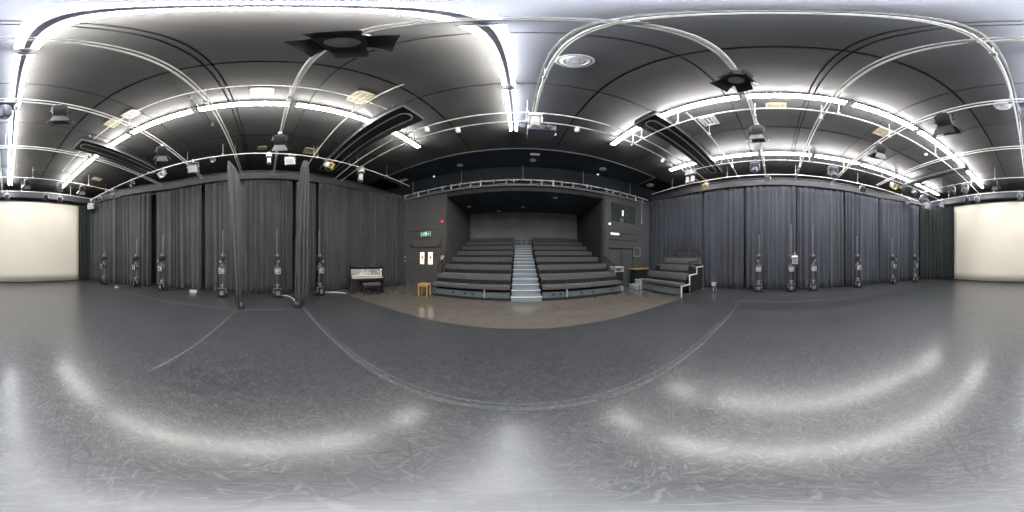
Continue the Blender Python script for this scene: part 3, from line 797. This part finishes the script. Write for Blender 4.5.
# ------------------------------------------------------------------ boom stands at the drapes, with lamps
def boom(base, yaw, h, label, lamps, lab_l, group, kinds=('u', 'm', 'l')):
    """pole standing at base; local +Y faces the stage"""
    t = empty('lighting_boom_stand', label, 'lighting stand', base, -R(yaw), group)
    MB().lathe([(0, 0), (.24, 0), (.24, .018), (.20, .03), (.04, .035), (.04, .12), (0, .12)], n=24).build('base', M['black'], t, True)
    MB().cyl((0, 0, .03), (0, 0, h), .024, 12).build('pole', M['grey'], t, True)
    for z in (1.62, 1.20, .48):
        MB().cyl((-.12, .02, z), (.12, .02, z), .018, 8).box((0, .005, z), (.08, .09, .07), None, .01).build('side_arm', M['grey'], t)
    ry = rotz(-R(yaw))
    def spot(dx, dy, z): return Vector(base) + (ry @ Vector((dx, dy, 0))) + Vector((0, 0, z))
    for kind in kinds:
        if kind == 'u': x = profile('black profile spotlight at the top of the %s' % lab_l, spot(0, .10, 1.66), yaw, 12, 'black', .8)
        if kind == 'm': x = par('pale-fronted lamp halfway up the %s' % lab_l, spot(0, .10, 1.27), yaw, 5, 'black', 'gel', .82, 'gel')
        if kind == 'l': x = par('round lamp close to the floor on the %s' % lab_l, spot(0, .12, .47), yaw, -4, 'black', 'lens', 1.0, 'black')
        if kind == 'w': x = fresnel('white-ringed spotlight swung out from the %s' % lab_l, spot(-.16, .10, 1.72), yaw, 20, 'silver', 'white', .08)
        x['group'] = 'lamps on the wall booms'
    mb = MB(); rr = random.Random(int(abs(base[1]) * 100))
    pts = [(0.03, .05, 1.5)]
    for k in range(8): pts.append((rr.uniform(-.09, .09), -.05 + rr.uniform(0, .1), 1.4 - k * .16))
    pts += [(.12, .1, .05), (.3, .0, .02)]
    mb.tube(pts, .009, 5); mb.build('cable', M['black'], t)
    return t
GBL = 'lighting booms along the piano-side drapes'
LB = [((105, 284.5), 1.9), ((137, 286.5), 2.5), ((163, 290.3), 2.6), ((223, 296.3), 2.62), ((277, 296.5), 2.66), ((319, 294.8), 2.62)]
for k, ((px, py), h) in enumerate(LB):
    p = at(px, py, 0.0)
    p.z = 0.0
    boom(p, 90 - (k - 3) * 3, h, 'tall lighting boom on the piano side, %s counting from the screen corner' % ORD[k], None, '%s piano-side boom from the screen' % ORD[k], GBL)
GBR = 'lighting booms along the bleacher-side drapes'
RB = [((759, 291.3), 2.55, ('u', 'm', 'l')), ((791, 291.0), 3.05, ('w', 'm', 'l')), ((813, 290.3), 3.05, ('u', 'm', 'l')), ((857, 287.3), 2.6, ('u', 'm', 'l')), ((892, 283.8), 2.6, ('u', 'm', 'l')), ((914, 282.2), 2.5, ('u', 'm', 'l'))]
for k, ((px, py), h, kinds) in enumerate(RB):
    p = at(px, py, 0.0); p.z = 0.0
    boom(p, 270, h, 'tall lighting boom on the bleacher side, %s counting from the small bleacher' % ORD[k], None, '%s boom from the small bleacher' % ORD[k], GBR, kinds)
# small floor lamp near the bleacher
p = at(714, 290.3, 0)
t = empty('floor_spotlight', 'small lamp on short legs at the foot of the drapes beside the small bleacher', 'stage light', (p.x, p.y, 0), R(90))
for (dx, dy) in ((-.1, -.1), (.1, -.1), (0, .12)): MB().cyl((dx, dy, 0), (0, 0, .22), .012, 6).build('leg', M['zinc'], t)
MB().box((0, 0, .30), (.20, .18, .18), None, .02).build('body', M['zinc'], t)
MB().lathe([(0, 0), (.07, 0), (.07, .03), (0, .03)], (0, .09, .30), (0, 1, 0), 16).build('lens', M['gel'], t, True)

# ------------------------------------------------------------------ seating bank: bench rows
BY, TR, RI = 5.62, .775, .318
ST0, ST1 = -.30, .78
def bench(x0, x1, k, side, label):
    """row k (0 = front)"""
    y = BY + TR * k; zp = .08 + RI * k
    L = x1 - x0; cx = (x0 + x1) / 2
    t = empty('bench_row', label, 'bench', (cx, y, zp - .08 if k else 0), 0, 'upholstered benches of the seating bank')
    z0 = .08
    MB().box((0, .40, z0 - .05), (L, TR, .10)).box((0, .06, z0 - .2 if k else .0), (L, .03, .32 if k else .001)).build('platform', M['seat_edge'], t)
    MB().box((0, .17, z0 + .39), (L - .02, .42, .13), None, .03).build('seat', M['seat'], t, True)
    b0 = .455 + .023 * k; b1 = .80 + (.03 if k else -.01)  # backrest bottom rises per row so the painted shadow gap shows
    MB().box((0, .47, z0 + (b0 + b1) / 2), (L - .02, .11, b1 - b0), rotx(R(-9)), .03).build('backrest', M['seat'], t, True)
    MB().box((0, .36, z0 + .28), (L - .10, .05, .30)).box((0, .42, z0 + .50), (L - .04, .06, .22)).build('seat_frame', M['seat_edge'], t)  # upper near-black box paints the shadow gap under the backrest
    if k == 0:
        MB().box((0, .10, .16), (L, .04, .26)).box((0, .10, .05), (L, .06, .06)).build('fascia', M['fascia'], t)
        fr = (.70,) if side < 0 else (.27,)
        for f_ in fr: MB().box((-L / 2 + L * f_, .035, .26), (.06, .04, .40)).build('post', M['zinc'], t)
        for f_ in ([.30, .36, .42, .48, .54, .60, .76, .80, .93] if side < 0 else [.08, .30, .42, .48, .55, .62, .70, .85]):
            MB().box((-L / 2 + L * f_, .36, z0 + .47), (.07, .04, .06), None, .01).build('hinge', M['black'], t)
        for f_ in ([.03, .30, .46, .55, .70] if side < 0 else [.12, .2, .45, .6, .85]):
            MB().lathe([(0, 0), (.045, 0), (.045, .02), (0, .02)], (-L / 2 + L * f_, .08, .20), (0, -1, 0), 12).build('castor_hub', M['black'], t)
    return t
LX = [-3.30, -3.36, -3.38, -3.38, -3.38, -3.38, -3.38]
RX = [4.10, 4.03, 4.03, 4.03, 4.03, 4.03, 4.03]
WHERE = ['front row', 'second row up', 'third row up', 'fourth row up', 'fifth row up', 'sixth row up', 'topmost row up']
for k in range(7):
    bench(LX[k] - (.0 if k else .05), ST0 - .03, k, -1, 'long grey bench on the door side of the stairs, %s' % WHERE[k])
    bench(ST1 + .03, RX[k], k, 1, 'long grey bench on the control room side of the stairs, %s' % WHERE[k])
st = empty('staircase', 'pale blue-grey stairs with white nosings between the two banks of benches', 'stairs', ((ST0 + ST1) / 2, BY - .12, 0))
W = ST1 - ST0
for k in range(14):
    z = .19 + .159 * k; y = .3875 * k
    q = MB().box((0, y + .20, z - .09), (W - .04, .42, .18)).build('step', M['step'], st)
    MB().box((0, y - .005, z - .012), (W, .06, .03), None, .006).build('nosing', M['nosing'], q)
for s_ in (-1, 1):
    MB().prism([(0.02, 0), (5.4, 0), (5.4, 2.15), (5.2, 2.15)], (s_ * (W / 2 + .0) - .012, .02, 0), (0, 1, 0), (0, 0, 1), (.024, 0, 0)).build('stringer', M['seat_edge'], st)
t = empty('stair_guard_rail', 'dark rail with two pale posts at the top of the stairs', 'rail', ((ST0 + ST1) / 2, 10.55, 2.29))
for x in (-.12, .22): MB().cyl((x, 0, 0), (x, 0, .36), .025, 10).build('post', M['zinc'], t)
MB().cyl((-.5, .02, .34), (.5, .02, .34), .02, 8).cyl((-.5, .02, .1), (.5, .02, .1), .02, 8).build('rail', M['black'], t)
def handrail(label, x, y0, y1, z0, z1):
    t = empty('handrail', label, 'handrail', (x, y0, 0))
    d = y1 - y0
    MB().tube([(0, 0, z0 - .45), (0, 0, z0 + .42), (0, d, z1 + .42), (0, d, z1 - .1)], .022, 8).build('rail', M['black'], t)
    MB().tube([(0, 0, z0 + .1), (0, d, z1 + .1)], .016, 8).build('lower_rail', M['black'], t)
    MB().cyl((0, d / 2, (z0 + z1) / 2 - .2), (0, d / 2, (z0 + z1) / 2 + .42), .018, 8).build('post', M['black'], t)
    return t
handrail('sloping black handrail at the control room end of the lower benches', 4.10, 6.25, 7.1, .75, 1.15)
handrail('sloping black handrail at the door end of the lower benches', -3.44, 6.35, 7.1, .80, 1.15)

# ------------------------------------------------------------------ small side bleacher (faces the stage)
BX, B0, B1 = 5.20, 3.38, 5.62
def sbench(k, label):
    x = BX + .62 * k; zp = .30 * k
    t = empty('bleacher_bench', label, 'bench', (x, (B0 + B1) / 2, 0), 0, 'benches of the small side bleacher')
    L = B1 - B0 - .1
    MB().box((.17, 0, zp + .46), (.42, L, .12), None, .03).build('seat', M['seat'], t, True)
    MB().box((.47, 0, zp + .755), (.10, L, .30), roty(R(9)), .03).build('backrest', M['seat'], t, True)
    MB().box((.36, 0, zp + .34), (.05, L - .05, .30)).box((.42, 0, zp + .54), (.05, L - .03, .18)).build('seat_frame', M['seat_edge'], t)  # upper dark box again stands for shade below the backrest
    if k:
        MB().box((.02, 0, zp + .02), (.04, L, .30)).box((.30, 0, zp + .10), (.6, L, .04)).build('platform', M['seat_edge'], t)
    else:
        MB().box((.06, 0, .20), (.04, L, .28)).build('fascia', M['fascia'], t)
        for f_ in (.2, .35, .5, .65, .8): MB().box((.33, -L / 2 + L * f_, .52), (.04, .07, .05)).build('hinge', M['black'], t)
    if k == 1:
        for s_ in (-1, 1): MB().box((.43, s_ * (L / 2 - .12), zp + .68), (.16, .26, .3), None, .02).build('end_case', M['seat_edge'], t)
    return t
for k, lab in enumerate(('low front bench of the small side bleacher', 'middle bench of the small side bleacher', 'topmost bench of the small side bleacher below the black rail')):
    sbench(k, 'grey upholstered ' + lab)
fr = empty('bleacher_support', 'white stepped tubular support and black rails of the small side bleacher', 'support', (BX, (B0 + B1) / 2, 0))
hy = (B1 - B0) / 2
for s_ in (-1, 1):
    MB().tube([(.0, s_ * hy, 0), (.0, s_ * hy, .42), (.62, s_ * hy, .42), (.62, s_ * hy, .80), (1.25, s_ * hy, .80), (1.25, s_ * hy, 1.1), (1.9, s_ * hy, 1.1)], .03, 10).build('side_frame', M['white'], fr, True)
    MB().tube([(1.9, s_ * hy, 0), (1.9, s_ * hy, 1.1)], .026, 8).build('leg', M['grey'], fr)
    MB().tube([(.62, s_ * hy, 0), (.62, s_ * hy, .42)], .02, 8).build('leg', M['grey'], fr)
    MB().prism([(.65, .02), (1.88, .02), (1.88, 1.06), (1.27, 1.06), (1.27, .76), (.65, .76)], (0, s_ * hy * .985 - .01, 0), (1, 0, 0), (0, 0, 1), (0, .02, 0)).build('side_panel', M['seat_edge'], fr)
MB().tube([(.62, -hy, .8), (.62, -hy, 1.35), (1.25, -hy, 1.35), (1.9, -hy, 1.9), (1.9, hy, 1.9), (1.9, hy, 1.1)], .026, 8).tube([(1.25, -hy, .8), (1.25, -hy, 1.35)], .018, 8).tube([(1.9, -hy, 1.1), (1.9, -hy, 1.9)], .018, 8).tube([(1.9, -hy, 1.68), (1.9, hy, 1.68)], .012, 8).build('guard_rail', M['black'], fr)

# pale blue step unit, wooden counter and boxes near the control room
t = empty('step_unit', 'pale blue carpeted double step beside the small bleacher', 'steps', (5.50, 6.05, 0), R(0))
MB().box((.05, 0, .10), (.95, .62, .20), None, .015).build('step', M['bluebox'], t); MB().box((.24, 0, .30), (.56, .62, .20), None, .015).build('step', M['bluebox'], t)
MB().box((-.42, 0, .19), (.03, .63, .03)).build('nosing', M['nosing'], t)
MB().box((-.03, 0, .395), (.03, .63, .03)).build('nosing', M['nosing'], t)
t = empty('wooden_counter', 'wooden-topped dark counter against the wall below the control room', 'counter', (6.02, 6.68, 0))
MB().box((0, 0, .90), (.95, .62, .05), None, .012).build('top', M['wood'], t)
MB().box((.05, .05, .44), (.8, .5, .86)).build('cabinet', M['seat_edge'], t)
t = empty('white_storage_cabinet', 'white cabinet with open front at the control room end of the benches', 'cabinet', (4.46, 6.62, 0))
MB().box((0, 0, .42), (.50, .5, .84)).build('base', M['seat_edge'], t)
q = MB(); q.box((0, 0, 1.06), (.54, .54, .05), None, .01); q.box((-.25, 0, .95), (.04, .52, .2)); q.box((.25, 0, .95), (.04, .52, .2)); q.box((0, .24, .95), (.5, .04, .2)); q.box((0, 0, .86), (.54, .54, .03)); q.build('top', M['white'], t)
t = empty('cardboard_box', 'small tan box on the floor past the end of the front bench', 'box', tuple(at(620, 290.5, 0)), R(20))
MB().box((0, 0, .10), (.26, .2, .20), None, .006).build('body', M['cream'], t); MB().box((0, 0, .205), (.262, .06, .012)).build('lid_tape', M['white'], t)

# ------------------------------------------------------------------ piano, bench, table
pa, pb = Vector((-5.83, 3.42, 0)), Vector((-5.20, 4.78, 0))
ang = math.atan2(pb.y - pa.y, pb.x - pa.x)
t = empty('upright_piano', 'glossy black upright piano against the drapes near the door corner', 'piano', tuple((pa + pb) / 2), ang - PI)   # local +Y faces the stage... width along X
W = 1.48
q = MB(); q.box((0, -.33, .58), (W, .28, 1.10), None, .012); q.box((0, -.30, 1.14), (W + .04, .36, .03), None, .006)
q.build('case', M['piano'], t)
MB().box((0, -.175, .935), (W - .10, .02, .38), rotx(R(15)), .006).build('music_panel', M['piano'], t)
q = MB()
q.box((0, -.06, .60), (W, .30, .06)); 
for s_ in (-1, 1): q.box((s_ * (W / 2 - .04), -.05, .66), (.08, .32, .16), None, .02)
q.box((0, .085, .64), (W, .03, .05))
q.build('key_bed', M['piano'], t)
q = MB()
for k in range(52): q.box((-W / 2 + .09 + (W - .18) * (k + .5) / 52, -.02, .675), ((W - .18) / 52 - .002, .17, .03))
q.build('white_keys', M['key'], t)
q = MB()
for k in range(51):
    if k % 7 not in (2, 6): q.box((-W / 2 + .09 + (W - .18) * (k + 1) / 52, -.06, .695), (.012, .10, .02))
q.build('black_keys', M['piano'], t)
MB().box((0, -.12, .735), (W - .17, .05, .08), rotx(R(-25))).build('fallboard', M['key'], t, label='pale fallboard above the keys')
for s_ in (-1, 1):
    MB().box((s_ * (W / 2 - .06), .04, .30), (.07, .07, .56), None, .01).box((s_ * (W / 2 - .06), -.06, .04), (.09, .36, .07), None, .01).build('leg', M['piano'], t)
for x in (-.1, 0, .1): MB().box((x, -.14, .06), (.035, .12, .015), None, .004).build('pedal', M['zinc'], t)
pc = at(371.5, 294.6, 0); 
t = empty('piano_bench', 'black buttoned leather piano bench in front of the upright piano', 'bench', (pc.x + .0, pc.y + .0, 0), ang - PI)
MB().box((0, 0, .46), (.72, .34, .09), None, .03).build('seat', M['leather'], t, True)
MB().box((0, 0, .385), (.68, .30, .07)).build('seat_frame', M['piano'], t)
for sx in (-1, 1):
    for sy in (-1, 1): MB().cyl((sx * .30, sy * .11, .36), (sx * .30, sy * .12, 0), .028, 10, .02).build('leg', M['piano'], t)
MB().box((0, 0, .12), (.58, .03, .03)).build('stretcher', M['piano'], t)
pc = at(425.5, 295.4, 0)
t = empty('wooden_side_table', 'small honey wooden table beside the front bench near the door', 'table', (-3.57, 5.42, 0), R(8))
t.scale = (.92, .92, .91)
MB().box((0, 0, .53), (.46, .42, .035), None, .008).build('top', M['wood'], t)
MB().box((0, -.18, .48), (.38, .02, .07)).box((0, .18, .48), (.38, .02, .07)).box((-.19, 0, .48), (.02, .34, .07)).box((.19, 0, .48), (.02, .34, .07)).build('apron', M['wood'], t)
for sx in (-1, 1):
    for sy in (-1, 1): MB().box((sx * .195, sy * .175, .255), (.045, .045, .51), None, .004).build('leg', M['wood'], t)

# ------------------------------------------------------------------ wall fittings
t = empty('exit_sign', 'green lit exit sign with a white running figure above the double doors', 'sign', (-4.62, YF, 2.75))
MB().box((0, -.03, 0), (.60, .06, .25), None, .008).build('housing', M['white'], t)
MB().box((0, -.063, 0), (.57, .008, .22)).build('face', M['exit'], t)
q = MB(); y = -.072
q.lathe([(0, 0), (.017, 0), (.017, .004), (0, .004)], (-.06, y + .004, .075), (0, -1, 0), 12)
q.box((-.07, y, .03), (.034, .006, .07), roty(R(15))); q.box((-.045, y, .045), (.06, .006, .014), roty(R(25))); q.box((-.10, y, .03), (.05, .006, .014), roty(R(-35)))
q.box((-.055, y, -.03), (.018, .006, .07), roty(R(-28))); q.box((-.10, y, -.02), (.018, .006, .07), roty(R(48))); q.box((-.13, y, -.045), (.045, .006, .016))
q.build('running_figure', M['exit_mark'], t)
q = MB(); q.box((.04, y, 0), (.09, .006, .17)); q.build('door_symbol', M['exit_mark'], t)
q = MB(); q.box((.15, y, 0), (.09, .006, .022)); q.prism([(0, -.045), (.055, 0), (0, .045)], (.19, y - .003, 0), (1, 0, 0), (0, 0, 1), (0, .006, 0)); q.build('arrow', M['exit_mark'], t)
MB().box((-.22, y, 0), (.03, .006, .15)).build('door_bar', M['exit_mark'], t)
t = empty('wall_fire_beacon', 'red lit alarm beacon on the wall edge beside the seating recess', 'alarm', (-3.60, YF - .09, 3.30))
MB().box((0, -.025, 0), (.14, .05, .14), None, .01).build('base', M['red'], t); MB().lathe([(.055, 0), (.055, .03), (.04, .06), (0, .065)], (0, -.05, 0), (0, -1, 0), 16).build('lens', M['redlamp'], t, True)
t = empty('wall_notice', 'white square notice on the wall edge by the door-side handrail', 'notice', (-3.60, YF - .09, 1.52))
MB().box((0, -.008, 0), (.18, .012, .20)).build('sheet', M['white'], t); MB().box((0, -.016, .03), (.12, .004, .06)).build('print', M['zinc'], t)
for (z, lab) in ((1.55, 'white wall switch left of the double doors, the upper one'), (1.33, 'white wall switch left of the double doors, the lower one')):
    t = empty('wall_switch', lab.replace('left of the double doors', 'on the pillar beside the double doors'), 'switch', (-5.93, YF - .125, z)); MB().box((0, -.008, 0), (.09, .018, .09), None, .004).build('plate', M['white'], t); MB().box((0, -.02, 0), (.03, .012, .05)).build('rocker', M['gel'], t)
t = empty('wall_emergency_light', 'white lit oblong emergency light under the control room window', 'light fitting', (4.72, YF, 2.76))
MB().box((0, -.03, 0), (.56, .06, .14), None, .015).build('housing', M['white'], t); MB().box((0, -.066, 0), (.50, .02, .10), None, .008).build('diffuser', M['emerg'], t)
t = empty('wall_sensor', 'small lit white sensor at the lower corner of the control room window', 'sensor', (4.42, YF, 3.28))
MB().lathe([(.06, 0), (.055, .04), (.03, .06), (0, .06)], (0, 0, 0), (0, -1, 0), 16).build('body', M['spark'], t, True)
t = empty('wall_speaker', 'small round dusky red sounder on the wall near the bleacher-side corner', 'alarm', (6.05 + .4, YF, 3.15))
MB().lathe([(.09, 0), (.085, .05), (.05, .07), (0, .07)], (0, 0, 0), (0, -1, 0), 18).build('body', M['notice'], t, True)
t = empty('wall_notice_board', 'grey framed panel on the wall above the wooden counter', 'panel', (6.28, YF, 1.83))
q = MB(); q.box((-.24, -.015, 0), (.04, .03, .50)); q.box((.24, -.015, 0), (.04, .03, .50)); q.box((0, -.015, .24), (.5, .03, .04)); q.box((0, -.015, -.24), (.5, .03, .04)); q.build('frame', M['zinc'], t)
MB().box((0, -.008, 0), (.46, .012, .46)).build('board', M['wall_cool'], t)
t = empty('mounted_conduit', 'thin grey conduit drop in the corner beside the control room window', 'conduit', (6.62, YF - .05, 3.6))
MB().cyl((0, 0, 0), (0, 0, 1.5), .02, 8).box((0, 0, 0), (.07, .06, .1)).build('pipe', M['zinc'], t)

# ------------------------------------------------------------------ floor tape
def tape(p0, p1, w, label):
    p0, p1 = Vector((p0[0], p0[1], 0)), Vector((p1[0], p1[1], 0))
    d = p1 - p0; c = (p0 + p1) / 2
    o = MB().box((c.x, c.y, .0012), (d.length, w, .0024), rotz(math.atan2(d.y, d.x))).build('floor_tape', M['tape'])
    prop(o, label, 'tape', 'marking tape on the vinyl floor')
tape((-4.7, -5.6), (-4.7, 1.2), .05, 'worn grey tape along the piano-side edge of the stage floor')
tape((5.58, -6.6), (5.58, 1.2), .05, 'worn grey tape along the bleacher-side edge of the stage floor')
tape((-4.7, 1.17), (5.58, 1.17), .045, 'grey tape line across the stage floor nearest the seats, facing side')
tape((-4.7, 1.25), (5.58, 1.25), .02, 'thin parallel line just behind the tape nearest the seats')
tape((-4.9, -.72), (-1.4, -1.22), .045, 'faint grey tape running in from the foot of the first curtain leg')

# cables on the floor by the booms
def cable(pts, label, m='zinc', r=.012):
    rr = random.Random(len(label))
    P = []
    for a, b in zip(pts, pts[1:]):
        for k in range(8):
            f_ = k / 8
            P.append((a[0] + (b[0] - a[0]) * f_ + rr.uniform(-.03, .03), a[1] + (b[1] - a[1]) * f_ + rr.uniform(-.03, .03), r))
    o = MB().tube(P, r, 6).build('power_cord', M[m], None, True)
    prop(o, label, 'cable')
def fl(px, py):
    p = at(px, py, 0); return (p.x, p.y)
cable([fl(279, 296.5), fl(285, 296), fl(291, 297.2), fl(296, 302)], 'pale cable on the floor from the fifth boom to the second curtain leg', 'gel', .02)
cable([fl(321, 291.5), fl(326, 292.5), fl(334, 292.6), fl(341, 293), fl(346, 293.5)], 'pale cable coil on the floor between the sixth boom and the piano', 'gel', .02)
cable([fl(168, 290.5), fl(178, 289.8), fl(190, 291)], 'dark cable trailing from the third boom along the drapes', 'black', .015)
p = at(193.5, 292.3, 0)
t = empty('floor_socket_box', 'small white socket box on the floor between third and fourth piano-side booms', 'socket box', (p.x, p.y, 0), R(90))
MB().box((0, 0, .05), (.30, .14, .10), None, .01).build('body', M['white'], t)
for x in (-.08, .08): MB().cyl((x, .06, .06), (x, .11, .06), .03, 10).build('socket', M['black'], t)
p = at(117, 287.3, 0)
t = empty('floor_socket_box', 'pale puck-shaped connector box on the floor near the first boom', 'socket box', (p.x, p.y, 0))
MB().lathe([(0, 0), (.12, 0), (.11, .05), (.05, .07), (0, .07)], n=18).build('body', M['zinc'], t, True)

# sandbag-like weights at the legs' feet
for (x, y, lab) in ((-4.90, -.66, 'dark clamp weight at the foot of the screen-side curtain leg'), (-4.93, 1.00, 'dark clamp weight at the foot of the piano-side curtain leg')):
    t = empty('stage_weight', lab, 'weight', (x + .12, y, 0), R(20))
    MB().box((0, 0, .04), (.24, .2, .08), None, .015).build('body', M['black'], t); MB().tube([(-.06, 0, .07), (-.06, 0, .16), (.06, 0, .16), (.06, 0, .07)], .012, 6).build('handle', M['zinc'], t)

# ------------------------------------------------------------------ world, camera, output look
wld = bpy.data.worlds.new('dim'); S.world = wld; wld.use_nodes = True
wld.node_tree.nodes['Background'].inputs[0].default_value = (.02, .02, .025, 1); wld.node_tree.nodes['Background'].inputs[1].default_value = .3
cam = bpy.data.cameras.new('camera'); cam.type = 'PANO'; cam.panorama_type = 'EQUIRECTANGULAR'
cam.clip_start = .02; cam.clip_end = 100
co = bpy.data.objects.new('camera', cam); COL.objects.link(co)
co.location = (0, 0, EYE)
co.rotation_euler = (PI / 2, 0, math.radians((519.4 - 512) / 1024 * 360))
S.camera = co
vs = S.view_settings
S.display_settings.display_device = 'sRGB'
vs.view_transform = 'Standard'; vs.look = 'None'; vs.gamma = 1; vs.exposure = 0.0
try: vs.use_curve_mapping = False
except Exception: pass
S.cycles.use_denoising = True
S.cycles.max_bounces = 8
S.cycles.sample_clamp_indirect = 6
